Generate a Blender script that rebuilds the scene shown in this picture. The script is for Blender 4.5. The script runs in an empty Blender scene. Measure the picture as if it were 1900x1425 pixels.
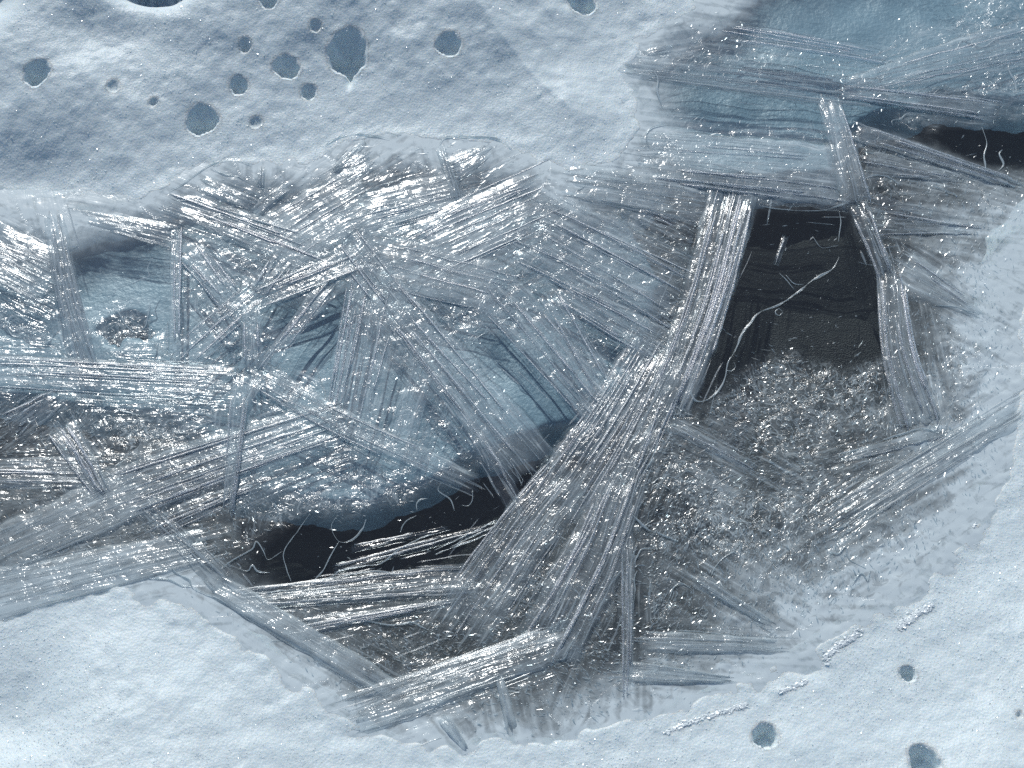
import bpy, math
import numpy as np

R = math.radians
SC = bpy.context.scene
COL = SC.collection

# ------------------------------------------------------------------ camera
TILT = R(32.0)            # from straight down
DIST = 1.98               # lens to the middle of the puddle
HFOV = R(34.0)
CAM = np.array([0.0, -DIST * math.sin(TILT), DIST * math.cos(TILT)])
cam_data = bpy.data.cameras.new('camera')
cam_data.sensor_width = 36.0
cam_data.lens = 18.0 / math.tan(HFOV / 2)
cam_data.clip_start = 0.01
cam_data.clip_end = 500.0
cam = bpy.data.objects.new('camera', cam_data)
cam.location = CAM
cam.rotation_euler = (TILT, 0, 0)
COL.objects.link(cam)
SC.camera = cam

# ------------------------------------------------------------------ light
SUN_EL, SUN_AZ = R(33.0), R(-12.0)      # azimuth from +Y towards +X
world = bpy.data.worlds.new('World')
SC.world = world
world.use_nodes = True
wn = world.node_tree
sky = wn.nodes.new('ShaderNodeTexSky')
sky.sky_type = 'NISHITA'
sky.sun_disc = False
sky.sun_elevation = SUN_EL
sky.sun_rotation = SUN_AZ % (2 * math.pi)
sky.altitude = 300
sky.air_density = 1.0
sky.dust_density = 1.2
wn.nodes['Background'].inputs['Strength'].default_value = 0.085
wn.links.new(sky.outputs['Color'], wn.nodes['Background'].inputs['Color'])
sun_data = bpy.data.lights.new('sun', 'SUN')
sun_data.energy = 3.3
sun_data.angle = R(0.5)
sun_data.color = (1.0, 0.995, 0.965)
sun = bpy.data.objects.new('sun', sun_data)
sun.rotation_euler = (R(90) - SUN_EL, 0, math.pi - SUN_AZ)
sun.location = (0, 3, 3)
COL.objects.link(sun)

SC.view_settings.view_transform = 'Standard'
SC.view_settings.look = 'None'
SC.view_settings.gamma = 1.0
SC.view_settings.use_curve_mapping = False
SC.view_settings.exposure = -0.04

cy = SC.cycles
cy.max_bounces = 8
cy.transmission_bounces = 6
cy.glossy_bounces = 2
cy.diffuse_bounces = 5
cy.transparent_max_bounces = 24
cy.blur_glossy = 1.5
cy.sample_clamp_indirect = 2.5
cy.sample_clamp_direct = 12.0
cy.use_denoising = False

# ------------------------------------------------------------------ picture point -> point on a level plane
TH = math.tan(HFOV / 2)
UP = np.array([0, math.cos(TILT), math.sin(TILT)])
FW = np.array([0, math.sin(TILT), -math.cos(TILT)])


def at(x, y, z=0.0):
    """ground point (at height z) that stands at picture point x, y of the 1900 x 1425 photograph"""
    x = np.asarray(x, float); y = np.asarray(y, float)
    a = (x - 950.0) / 950.0 * TH
    b = -(y - 712.5) / 950.0 * TH
    dz = b * UP[2] + FW[2]
    t = (z - CAM[2]) / dz
    return np.stack([CAM[0] + t * a, CAM[1] + t * (b * UP[1] + FW[1]), np.broadcast_to(z, np.shape(t)) + 0 * t], -1)


def pix(y):
    """size in metres of one picture pixel at row y on the ice"""
    p = at([0, 1], [y, y]); return float(p[1, 0] - p[0, 0])


ZO = {1: (0, 0), 2: (600, 0), 3: (1200, 0), 4: (0, 475), 5: (600, 475), 6: (1200, 475),
      7: (0, 950), 8: (600, 950), 9: (1200, 950)}


def Z(reg, pts):
    ox, oy = ZO[reg]
    return [(ox + x * 0.36842, oy + y * 0.36842) for x, y in pts]


# ------------------------------------------------------------------ numeric helpers
def sstep(a, b, x):
    t = np.clip((x - a) / (b - a), 0, 1); return t * t * (3 - 2 * t)


_tabs = {}


def vnoise(x, y, seed=0):
    if seed not in _tabs:
        _tabs[seed] = np.random.RandomState(seed + 11).rand(256, 256)
    T = _tabs[seed]
    xi = np.floor(x).astype(int); yi = np.floor(y).astype(int)
    fx = x - xi; fy = y - yi
    fx = fx * fx * (3 - 2 * fx); fy = fy * fy * (3 - 2 * fy)
    g = lambda i, j: T[(xi + i) % 256, (yi + j) % 256]
    return ((g(0, 0) * (1 - fx) + g(1, 0) * fx) * (1 - fy) + (g(0, 1) * (1 - fx) + g(1, 1) * fx) * fy) * 2 - 1


def fbm(x, y, seed=0, oct=4, gain=0.5):
    s = 0; a = 1.0; f = 1.0
    for k in range(oct):
        s = s + a * vnoise(x * f + 17.3 * k, y * f - 9.1 * k, seed + k)
        a *= gain; f *= 2.03
    return s


def sdist(poly, X, Y):
    """signed distance to a polygon, positive outside"""
    P = np.asarray(poly); Q = np.roll(P, -1, 0)
    best = np.full(X.shape, 1e9); inside = np.zeros(X.shape, bool)
    for (ax, ay), (bx, by) in zip(P, Q):
        dx, dy = bx - ax, by - ay
        t = np.clip(((X - ax) * dx + (Y - ay) * dy) / (dx * dx + dy * dy + 1e-12), 0, 1)
        best = np.minimum(best, (X - ax - t * dx) ** 2 + (Y - ay - t * dy) ** 2)
        c = ((ay > Y) != (by > Y))
        inside ^= c & (X < (bx - ax) * (Y - ay) / (by - ay + 1e-15) + ax)
    d = np.sqrt(best)
    return np.where(inside, -d, d)


def smooth_line(pts, n, closed=False):
    """Catmull-Rom through the points, n samples evenly spaced"""
    P = np.asarray(pts, float)
    if len(P) < 3:
        t = np.linspace(0, 1, n)[:, None]; return P[0] * (1 - t) + P[-1] * t
    E = np.vstack([2 * P[0] - P[1], P, 2 * P[-1] - P[-2]])
    out = []
    for i in range(len(P) - 1):
        p0, p1, p2, p3 = E[i:i + 4]
        t = np.linspace(0, 1, 14, endpoint=False)[:, None]
        out.append(0.5 * (2 * p1 + (p2 - p0) * t + (2 * p0 - 5 * p1 + 4 * p2 - p3) * t ** 2 + (3 * p1 - p0 - 3 * p2 + p3) * t ** 3))
    out = np.vstack(out + [P[-1:]])
    s = np.concatenate([[0], np.cumsum(np.linalg.norm(np.diff(out, axis=0), axis=1))])
    q = np.linspace(0, s[-1], n)
    return np.stack([np.interp(q, s, out[:, k]) for k in range(out.shape[1])], -1)


# ------------------------------------------------------------------ mesh helpers
def mesh_from(name, V, F, smooth=True):
    """V (n,3); F list of arrays of quads / tris"""
    me = bpy.data.meshes.new(name)
    V = np.asarray(V, np.float32)
    me.vertices.add(len(V)); me.vertices.foreach_set('co', V.ravel())
    if isinstance(F, np.ndarray): F = [F]
    F = [f for f in F if len(f)]
    loops = np.concatenate([f.ravel() for f in F]).astype(np.int32)
    tot = np.concatenate([np.full(len(f), f.shape[1]) for f in F]).astype(np.int32)
    start = np.concatenate([[0], np.cumsum(tot)[:-1]]).astype(np.int32)
    me.loops.add(len(loops)); me.loops.foreach_set('vertex_index', loops)
    me.polygons.add(len(tot)); me.polygons.foreach_set('loop_start', start)
    try: me.polygons.foreach_set('loop_total', tot)
    except Exception: pass
    me.update(calc_edges=True)
    me.polygons.foreach_set('use_smooth', np.full(len(tot), smooth, bool))
    me.update()
    return me


def link(name, me, mat=None, parent=None, loc=None):
    o = bpy.data.objects.new(name, me)
    if me is not None and mat is not None: me.materials.append(mat)
    if loc is not None: o.location = loc
    if parent is not None: o.parent = parent
    COL.objects.link(o)
    return o


def tag(o, label, cat, group=None):
    o['label'] = label; o['category'] = cat
    if group: o['group'] = group
    return o


def grid_faces(nu, nv):
    i = np.arange(nu - 1)[:, None] * nv + np.arange(nv - 1)[None, :]
    i = i.ravel()
    return np.stack([i, i + nv, i + nv + 1, i + 1], -1)


def compact(V, F):
    used = np.zeros(len(V), bool); used[F.ravel()] = True
    m = np.cumsum(used) - 1
    return V[used], m[F], used


# ------------------------------------------------------------------ materials
def new_mat(name):
    m = bpy.data.materials.new(name); m.use_nodes = True
    nt = m.node_tree; b = nt.nodes['Principled BSDF']
    return m, nt, b


def noise_node(nt, scale, detail=3, rough=0.55, vec=None, dist=0.0):
    n = nt.nodes.new('ShaderNodeTexNoise')
    n.inputs['Scale'].default_value = scale; n.inputs['Detail'].default_value = detail
    n.inputs['Roughness'].default_value = rough; n.inputs['Distortion'].default_value = dist
    if vec is not None: nt.links.new(vec, n.inputs['Vector'])
    return n


def ramp(nt, src, a, b, va=0.0, vb=1.0):
    r = nt.nodes.new('ShaderNodeMapRange')
    r.inputs['From Min'].default_value = a; r.inputs['From Max'].default_value = b
    r.inputs['To Min'].default_value = va; r.inputs['To Max'].default_value = vb
    nt.links.new(src, r.inputs['Value']); return r.outputs[0]


def math_node(nt, op, a, b):
    m = nt.nodes.new('ShaderNodeMath'); m.operation = op
    for k, v in enumerate((a, b)):
        if isinstance(v, (int, float)): m.inputs[k].default_value = v
        else: nt.links.new(v, m.inputs[k])
    return m.outputs[0]


def coords(nt):
    """world-scale coordinates that move with the object"""
    g = nt.nodes.new('ShaderNodeNewGeometry'); return g.outputs['Position']


def bump(nt, h, strength, dist, prev=None):
    b = nt.nodes.new('ShaderNodeBump')
    b.inputs['Distance'].default_value = dist
    if isinstance(strength, (int, float)): b.inputs['Strength'].default_value = strength
    else: nt.links.new(strength, b.inputs['Strength'])
    nt.links.new(h, b.inputs['Height'])
    if prev is not None: nt.links.new(prev, b.inputs['Normal'])
    return b.outputs['Normal']


def snow_material(name, col, sss):
    m, nt, b = new_mat(name)
    P = coords(nt)
    b.inputs['Roughness'].default_value = 0.45
    b.inputs['Specular IOR Level'].default_value = 0.35
    b.inputs['IOR'].default_value = 1.31
    b.inputs['Subsurface Weight'].default_value = sss
    b.inputs['Subsurface Radius'].default_value = (0.55, 0.65, 0.75)
    b.inputs['Subsurface Scale'].default_value = 0.012
    c = nt.nodes.new('ShaderNodeValToRGB')
    c.color_ramp.elements[0].position = 0.3; c.color_ramp.elements[1].position = 0.7
    c.color_ramp.elements[0].color = (col[0] * .91, col[1] * .935, col[2] * .95, 1)
    c.color_ramp.elements[1].color = (*col, 1)
    n0 = noise_node(nt, 30, 6, 0.72, P)
    nt.links.new(n0.outputs['Fac'], c.inputs['Fac'])
    nt.links.new(c.outputs['Color'], b.inputs['Base Color'])
    v = nt.nodes.new('ShaderNodeTexVoronoi'); v.inputs['Scale'].default_value = 330
    nt.links.new(P, v.inputs['Vector'])
    n1 = noise_node(nt, 170, 4, 0.65, P)
    nn = bump(nt, n1.outputs['Fac'], 0.12, 0.003)
    nn = bump(nt, v.outputs['Distance'], 0.25, 0.0018, nn)
    nt.links.new(nn, b.inputs['Normal'])
    return m


def ice_material(name, milk=0.12, rough=0.07, b_scale=420, b_str=0.35, b_dist=0.0012, tint=(0.93, 0.97, 1.0), stretch=None,
                 attr=None, milk_var=0.1):
    m, nt, b = new_mat(name)
    P = coords(nt)
    b.inputs['IOR'].default_value = 1.31
    b.inputs['Base Color'].default_value = (*tint, 1)
    n1 = noise_node(nt, b_scale, 3, 0.6, P)
    n2 = noise_node(nt, 45, 4, 0.6, P)
    trans = ramp(nt, n2.outputs['Fac'], 0.3, 0.7, 1 - milk - milk_var, 1 - milk + milk_var)
    st = b_str
    if attr:
        a = nt.nodes.new('ShaderNodeAttribute'); a.attribute_name = attr
        fr = a.outputs['Fac']
        k = math_node(nt, 'MULTIPLY', ramp(nt, n2.outputs['Fac'], 0.3, 0.7, 0.5, 1.5), math_node(nt, 'MULTIPLY', fr, milk))
        trans = math_node(nt, 'SUBTRACT', 1.0, k)
        st = math_node(nt, 'MULTIPLY', fr, b_str)
        nt.links.new(math_node(nt, 'ADD', math_node(nt, 'MULTIPLY', fr, rough), 0.02), b.inputs['Roughness'])
    else:
        b.inputs['Roughness'].default_value = rough
    nt.links.new(trans, b.inputs['Transmission Weight'])
    nn = bump(nt, n1.outputs['Fac'], st, b_dist)
    nt.links.new(nn, b.inputs['Normal'])
    return m


def thin_ice(name, milk=0.1, rough=0.1, b_scale=240, b_str=0.6, b_dist=0.0015, tint=(0.90, 0.935, 0.95), grain=False,
             lines=0.35, refl=0.05):
    """thin clear ice: passes light straight through, mirrors by Fresnel, white where it is full of fine air bubbles and along painted bright lines.
    grain=True reads the attributes grain (along, across), sw (streaky / crinkled), frost and milk"""
    m, nt, b = new_mat(name)
    nt.nodes.remove(b)
    out = nt.nodes['Material Output']
    P = coords(nt)
    if grain:
        def attr(k):
            a = nt.nodes.new('ShaderNodeAttribute'); a.attribute_name = k; return a
        fro, mil, sw = attr('frost').outputs['Fac'], attr('milk').outputs['Fac'], attr('sw').outputs['Fac']
        g = attr('grain').outputs['Vector']
        def streak(al, ac, det, dist):
            mp = nt.nodes.new('ShaderNodeVectorMath'); mp.operation = 'MULTIPLY'
            mp.inputs[1].default_value = (al, ac, 1.0); nt.links.new(g, mp.inputs[0])
            return noise_node(nt, 1.0, det, 0.55, mp.outputs[0], dist).outputs['Fac']
        s1 = streak(24, 310, 2.0, 0.2)
        s2 = streak(9, 130, 1.0, 0.0)
        cr = noise_node(nt, 62, 3.5, 0.62, P, 0.8).outputs['Fac']
        hs = math_node(nt, 'ADD', math_node(nt, 'ADD', math_node(nt, 'MULTIPLY', s1, 0.8), math_node(nt, 'MULTIPLY', cr, 1.0)), s2)
        hc = math_node(nt, 'ADD', math_node(nt, 'MULTIPLY', cr, 2.6), math_node(nt, 'MULTIPLY', s1, 0.25))
        mx = nt.nodes.new('ShaderNodeMix')
        nt.links.new(sw, mx.inputs[0]); nt.links.new(hc, mx.inputs[2]); nt.links.new(hs, mx.inputs[3])
        h = mx.outputs[0]
        st = math_node(nt, 'MULTIPLY', fro, b_str)
        # bright reflections painted white: hair lines along the grain, a crinkled net elsewhere
        l1 = math_node(nt, 'MULTIPLY', ramp(nt, s1, 0.54, 0.70), ramp(nt, s2, 0.38, 0.58))
        l2 = math_node(nt, 'POWER', math_node(nt, 'SUBTRACT', 1.0, ramp(nt, math_node(nt, 'ABSOLUTE', math_node(nt, 'SUBTRACT', cr, 0.5), 0.0), 0.0, 0.06)), 2.0)
        ml = nt.nodes.new('ShaderNodeMix')
        nt.links.new(sw, ml.inputs[0]); nt.links.new(l2, ml.inputs[2]); nt.links.new(l1, ml.inputs[3])
        ln = math_node(nt, 'MULTIPLY', math_node(nt, 'MULTIPLY', ml.outputs[0], fro), lines)
        mk = math_node(nt, 'MULTIPLY', mil, math_node(nt, 'MULTIPLY', ramp(nt, s2, 0.3, 0.7, 0.7, 1.3), ramp(nt, cr, 0.3, 0.7, 0.65, 1.35)))
        mk = math_node(nt, 'MINIMUM', math_node(nt, 'ADD', mk, ln), 0.96)
    else:
        h = None; mk = milk
    if h is not None: nn = bump(nt, h, st, b_dist)
    else: nn = nt.nodes.new('ShaderNodeNewGeometry').outputs['Normal']
    lw = nt.nodes.new('ShaderNodeLayerWeight'); lw.inputs['Blend'].default_value = 0.5
    nt.links.new(nn, lw.inputs['Normal'])
    frf = math_node(nt, 'ADD', math_node(nt, 'MULTIPLY', math_node(nt, 'POWER', lw.outputs['Facing'], 4.0), 0.9), refl)
    tr = nt.nodes.new('ShaderNodeBsdfTransparent'); tr.inputs['Color'].default_value = (*tint, 1)
    gl = nt.nodes.new('ShaderNodeBsdfGlossy'); gl.inputs['Roughness'].default_value = rough
    gl.inputs['Color'].default_value = (1, 1, 1, 1)
    nt.links.new(nn, gl.inputs['Normal'])
    df = nt.nodes.new('ShaderNodeBsdfDiffuse'); df.inputs['Color'].default_value = (0.65, 0.745, 0.78, 1)
    m1 = nt.nodes.new('ShaderNodeMixShader'); m2 = nt.nodes.new('ShaderNodeMixShader')
    if isinstance(mk, float): m1.inputs[0].default_value = mk
    else: nt.links.new(mk, m1.inputs[0])
    nt.links.new(tr.outputs[0], m1.inputs[1]); nt.links.new(df.outputs[0], m1.inputs[2])
    nt.links.new(frf, m2.inputs[0]); nt.links.new(m1.outputs[0], m2.inputs[1]); nt.links.new(gl.outputs[0], m2.inputs[2])
    nt.links.new(m2.outputs[0], out.inputs['Surface'])
    return m


M = {}
M['snow'] = snow_material('snow', (0.715, 0.80, 0.825), 0.8)
M['sheet'] = thin_ice('sheet_ice', tint=(0.89, 0.945, 0.96), rough=0.14, b_str=1.0, b_dist=0.0019, grain=True, lines=0.40, refl=0.055)
M['plate'] = thin_ice('plate_ice', tint=(0.965, 0.98, 0.985), rough=0.14, b_str=1.0, b_dist=0.0019, grain=True, lines=0.42, refl=0.055)
M['clear'] = M['plate']
M['under'] = thin_ice('under_ice', 0.0, 0.1, tint=(0.985, 0.99, 0.995), refl=0.01)
M['stria'] = thin_ice('stria_ice', 0.14, 0.15, tint=(0.975, 0.983, 0.988), refl=0.08)
M['ridge'] = ice_material('ridge_ice', milk=0.12, rough=0.12, b_scale=420, b_str=0.5, b_dist=0.0015)
M['rim'] = thin_ice('rim_ice', 0.34, 0.15, refl=0.10)
M['grain'] = thin_ice('grain_ice', 0.16, 0.15, refl=0.10)
m, nt, b = new_mat('snow_grain'); M['snow_grain'] = m
b.inputs['Base Color'].default_value = (0.74, 0.82, 0.85, 1); b.inputs['Roughness'].default_value = 0.17
b.inputs['Specular IOR Level'].default_value = 0.6

m, nt, b = new_mat('glint_shard'); M['glint'] = m  # glossy white for the shards added to give sun glints
b.inputs['Base Color'].default_value = (0.74, 0.82, 0.85, 1); b.inputs['Roughness'].default_value = 0.34
b.inputs['Specular IOR Level'].default_value = 1.0

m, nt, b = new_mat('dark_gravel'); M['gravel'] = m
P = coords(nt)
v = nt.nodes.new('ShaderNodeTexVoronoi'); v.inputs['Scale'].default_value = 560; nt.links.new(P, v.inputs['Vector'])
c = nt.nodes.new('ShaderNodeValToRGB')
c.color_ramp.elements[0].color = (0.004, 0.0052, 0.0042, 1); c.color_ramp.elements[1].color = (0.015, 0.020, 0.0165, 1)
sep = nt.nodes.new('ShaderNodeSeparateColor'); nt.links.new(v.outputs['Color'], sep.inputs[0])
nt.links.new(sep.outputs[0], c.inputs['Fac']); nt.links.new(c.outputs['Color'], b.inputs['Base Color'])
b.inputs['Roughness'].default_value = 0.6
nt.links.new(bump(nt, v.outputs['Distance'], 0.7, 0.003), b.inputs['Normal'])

m, nt, b = new_mat('blue_ice'); M['blue'] = m
P = coords(nt)
c = nt.nodes.new('ShaderNodeValToRGB')
c.color_ramp.elements[0].position = 0.3; c.color_ramp.elements[1].position = 0.75
c.color_ramp.elements[0].color = (0.22, 0.34, 0.41, 1); c.color_ramp.elements[1].color = (0.29, 0.42, 0.49, 1)
n = noise_node(nt, 30, 5, 0.6, P); nt.links.new(n.outputs['Fac'], c.inputs['Fac'])
nt.links.new(c.outputs['Color'], b.inputs['Base Color'])
b.inputs['Roughness'].default_value = 0.4
n = noise_node(nt, 140, 4, 0.6, P)
nt.links.new(bump(nt, n.outputs['Fac'], 0.4, 0.003), b.inputs['Normal'])

# ------------------------------------------------------------------ outlines
PUDDLE = [(-420, 400), (-150, 392), (0, 388), (110, 392), (250, 372), (330, 335), (420, 302), (560, 300), (640, 262), (720, 250), (900, 262),
          (1000, 303), (1070, 335), (1150, 292), (1195, 240), (1180, 180), (1148, 122), (1190, 66), (1330, -10),
          (1480, -120), (1750, -190), (2100, -150), (2250, 60), (2180, 300), (2020, 350), (1950, 410), (1910, 500),
          (1895, 620), (1895, 740), (1880, 850), (1825, 970), (1690, 1105), (1520, 1200), (1360, 1280), (1200, 1345), (1010, 1385),
          (800, 1385), (630, 1340), (535, 1262), (440, 1180), (330, 1112), (200, 1085), (100, 1108), (0, 1130), (-200, 1150),
          (-420, 1100), (-560, 800)]
PW = at(*np.array(PUDDLE, float).T)[:, :2]
POOLS = [[(1405, 385), (1560, 395), (1640, 510), (1645, 660), (1560, 680), (1440, 640), (1350, 700), (1290, 748), (1270, 735), (1330, 590)],
         [(430, 1080), (540, 960), (640, 975), (850, 900), (900, 860), (960, 930), (900, 1040), (700, 1080), (450, 1092)],
         [(1660, 240), (1960, 225), (1960, 310), (1830, 312)],
         [(1010, 800), (1095, 790), (1110, 840), (960, 960), (900, 880)],
         [(1190, 120), (1500, 170), (1680, 190), (1640, 235), (1300, 225)],
         [(1330, 0), (1650, -60), (1800, 20), (1600, 70), (1350, 60)],
         [(130, 440), (310, 440), (310, 560), (160, 560)],
         [(500, 580), (640, 540), (700, 640), (560, 680)],
         [(890, 620), (1010, 640), (1100, 790), (980, 790)],
         [(1150, 640), (1180, 660), (1150, 690)]]
POOLS_W = [at(*np.array(p, float).T)[:, :2] for p in POOLS]
PITS = [(68, 133, 25, 1.5), (375, 222, 30, 1.6), (532, 124, 24, 1.3), (443, 158, 18, 1.3), (455, 82, 12, 1.3), (645, 97, 40, 1.5),
        (573, 170, 15, 1.0), (285, 188, 8, 1.2), (832, 80, 24, 1.0), (497, -4, 18, 1.4), (1080, 3, 27, 1.2), (210, 158, 12, .7),
        (585, 46, 11, .9), (475, 225, 12, .6), (1420, 1365, 24, 1.5), (1685, 1250, 15, 1.4), (1715, 1412, 30, 1.3),
        (1892, 1326, 6, 1.2), (-60, 250, 24, 1.3), (1960, 1200, 26, 1.2)]


# ------------------------------------------------------------------ setting: gravel bed under the ice
def sheet_grid(x0, x1, y0, y1, step):
    xs = np.arange(x0, x1 + step / 2, step); ys = np.arange(y0, y1 + step / 2, step)
    X, Y = np.meshgrid(xs, ys, indexing='ij')
    return X, Y, grid_faces(len(xs), len(ys))


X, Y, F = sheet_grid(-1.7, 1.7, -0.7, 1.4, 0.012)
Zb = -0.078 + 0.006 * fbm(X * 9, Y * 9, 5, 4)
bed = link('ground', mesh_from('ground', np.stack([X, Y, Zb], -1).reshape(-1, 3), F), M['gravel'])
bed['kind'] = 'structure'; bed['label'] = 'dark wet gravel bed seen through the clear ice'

# pale blue older ice lying deeper under the clear sheet
SHELF = [[(-460, 430), (0, 340), (300, 280), (640, 200), (1000, 240), (1180, 400), (1240, 520), (1190, 690), (1108, 796), (1012, 797),
          (935, 835), (862, 850), (800, 905), (700, 935), (560, 940), (440, 915), (400, 840), (300, 780), (0, 740), (-460, 730)],
         [(1090, 60), (1200, -60), (1500, -200), (2200, -200), (2300, 120), (2000, 196), (1850, 186), (1760, 172), (1690, 205), (1600, 222),
          (1560, 330), (1300, 330), (1190, 300), (1150, 200)]]
for pts in SHELF:
    poly = at(*np.array(pts, float).T, -0.024)[:, :2]
    lo, hi = poly.min(0) - 0.02, poly.max(0) + 0.02
    X, Y, F = sheet_grid(lo[0], hi[0], lo[1], hi[1], 0.005)
    d = sdist(poly, X, Y) + 0.006 * fbm(X * 30, Y * 30, 9, 4)
    h = -0.030 + 0.003 * fbm(X * 10, Y * 10, 21, 3) - 0.06 * sstep(-0.012, 0.006, d)
    hole = at(235, 605, -0.024)[:2]
    h = h - 0.05 * sstep(.45, .95, np.exp(-(((X - hole[0]) / 0.034) ** 2 + ((Y - hole[1]) / 0.026) ** 2)) * (1 + 0.6 * fbm(X * 70, Y * 70, 23, 3)))
    keep = (d < 0.010).ravel()
    F = F[keep[F].all(1)]
    V, F, _ = compact(np.stack([X, Y, h], -1).reshape(-1, 3), F)
    o = link('submerged_ice', mesh_from('submerged_ice', V, F), M['blue'])
    o['kind'] = 'structure'; o['label'] = 'pale blue older ice lying below the clear sheet'

# ------------------------------------------------------------------ setting: snow
def axis(lo, hi, step, far):
    c = list(np.arange(lo, hi + step / 2, step))
    s = step; a = c[-1]; up = []
    while a < far: s *= 1.28; a += s; up.append(a)
    s = step; a = c[0]; dn = []
    while a > -far: s *= 1.28; a -= s; dn.append(a)
    return np.array(dn[::-1] + c + up)


xs = axis(-0.86, 0.86, 0.0026, 70.0); ys = axis(-0.53, 0.72, 0.0026, 70.0)
X, Y = np.meshgrid(xs, ys, indexing='ij')
near = (np.abs(X) < 2.2) & (np.abs(Y) < 2.2)
D = np.full(X.shape, 3.0)
D[near] = sdist(PW, X[near], Y[near])
Dn = D + 0.006 * fbm(X * 9, Y * 9, 31, 3) + 0.005 * fbm(X * 38, Y * 38, 34, 3)
upper = sstep(0.05, 0.25, Y - 0.05 * X)                # far bank, a steeper drift
out = np.clip(Dn, 0, None)
low_bank = (0.03 * out + 0.22 * (np.sqrt(out ** 2 + 0.10 ** 2) - 0.10)) * np.exp(-out / 0.9)
up_bank = (0.025 * out + 0.43 * (np.sqrt(out ** 2 + 0.10 ** 2) - 0.10)) * np.exp(-out / 0.75)
H = low_bank * (1 - upper) + up_bank * upper
inn = np.clip(-Dn, 0, None)
shelf_in = 0.10 * inn * (1 - upper) + 0.2 * inn * upper
H = np.where(Dn < 0, -np.minimum(shelf_in + 0.095 * sstep(0.0, 0.05 + 0.06 * upper, inn), 0.095), H)
amp = sstep(-0.02, 0.16, Dn)
fade = np.exp(-np.maximum(np.hypot(X, Y) - 3, 0) / 20)
H = H + amp * (0.008 * fbm(X * 5, Y * 5, 41, 3) + (0.0005 + 0.0003 * upper) * fbm(X * 26, Y * 26, 44, 3) + 0.00035 * fbm(X * 130, Y * 130, 47, 3))
H = H + 0.0009 * fbm(X * 60, Y * 60, 54, 3) * sstep(0.08, 0.01, np.abs(Dn))
H = H + sstep(1.0, 8.0, np.hypot(X, Y)) * 0.25 * fbm(X * 0.25, Y * 0.25, 51, 4)
def dip(px, py, rx, ry, depth):
    global H
    c = at(px, py)[:2]; s = pix(py)
    H = H - depth * np.exp(-((X - c[0]) / (rx * s)) ** 2 - ((Y - c[1]) / (ry * s * 1.3)) ** 2)
dip(290, 2, 80, 40, 0.085); dip(0, 20, 60, 60, 0.05); dip(210, 90, 110, 60, 0.02)
dip(1675, 1095, 30, 16, 0.004); dip(1490, 1230, 30, 16, 0.004); dip(60, 330, 110, 60, 0.012); dip(0, 1340, 140, 90, 0.015); dip(1560, -60, 200, 70, 0.03)
pit_id = np.full(X.shape, -1)
H0 = H.copy()
def snow_at(px, py):
    z = 0.03
    for _ in range(4):
        c = at(px, py, z); z = H0[np.searchsorted(xs, c[0]), np.searchsorted(ys, c[1])]
    return c[:2]
for k, (px, py, r, dep) in enumerate(PITS):
    c = snow_at(px, py); s = pix(py) * r * 0.87
    ang = np.arctan2(Y - c[1], X - c[0])
    rr = np.hypot(X - c[0], (Y - c[1]) * 0.86) / (s * (1 + 0.06 * np.sin(2 * ang + k) + 0.04 * np.sin(3 * ang + 2.1 * k) + 0.03 * np.sin(7 * ang + k)))
    rr = rr + 0.05 * fbm(X * 110, Y * 110, 57, 2)
    sd = np.sin(ang)
    e0 = 0.80 - (0.70 if py < 900 else .3) * sstep(-.3, .9, sd)
    H = H - s * dep * (0.85 if py < 900 else 1.0) * (1 - np.clip((rr - e0) / (1.04 - e0), 0, 1) ** 1.2)
    if k == 5:
        c2 = snow_at(649, 140)
        H = H - s * 0.6 * np.exp(-((X - c2[0]) / (s * .16)) ** 2 - ((Y - c2[1]) / (s * .55)) ** 2)
    pit_id[rr < 1.12] = k
V = np.stack([X, Y, H], -1).reshape(-1, 3)
F = grid_faces(len(xs), len(ys))
keep = (H > -0.084).ravel()
F = F[keep[F].any(1)]
fp = pit_id.ravel()[F].max(1)
gx = np.gradient(H, xs, axis=0); gy = np.gradient(H, ys, axis=1)
NR = np.stack([-gx, -gy, np.ones_like(H)], -1).reshape(-1, 3); NR /= np.linalg.norm(NR, axis=1)[:, None]


def snow_piece(name, F, parent=None):
    v, f, used = compact(V, F)
    me = mesh_from(name, v, f)
    me.normals_split_custom_set_from_vertices(NR[used].astype(float).tolist())
    return link(name, me, M['snow'], parent)


snow = snow_piece('snow', F[fp < 0])
snow['kind'] = 'structure'; snow['label'] = 'coarse melting snow banked around the frozen puddle'
for k in range(len(PITS)):
    if (fp == k).sum() > 4: snow_piece('melt_hole', F[fp == k], snow)


def snow_height(x, y):
    i = np.clip(np.searchsorted(xs, x), 1, len(xs) - 1); j = np.clip(np.searchsorted(ys, y), 1, len(ys) - 1)
    return H[i, j]


def add_attr(me, name, data, kind='FLOAT'):
    a = me.attributes.new(name, kind, 'POINT')
    a.data.foreach_set('vector' if kind == 'FLOAT_VECTOR' else 'value', np.ascontiguousarray(data, np.float32).ravel())


CR = []


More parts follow.
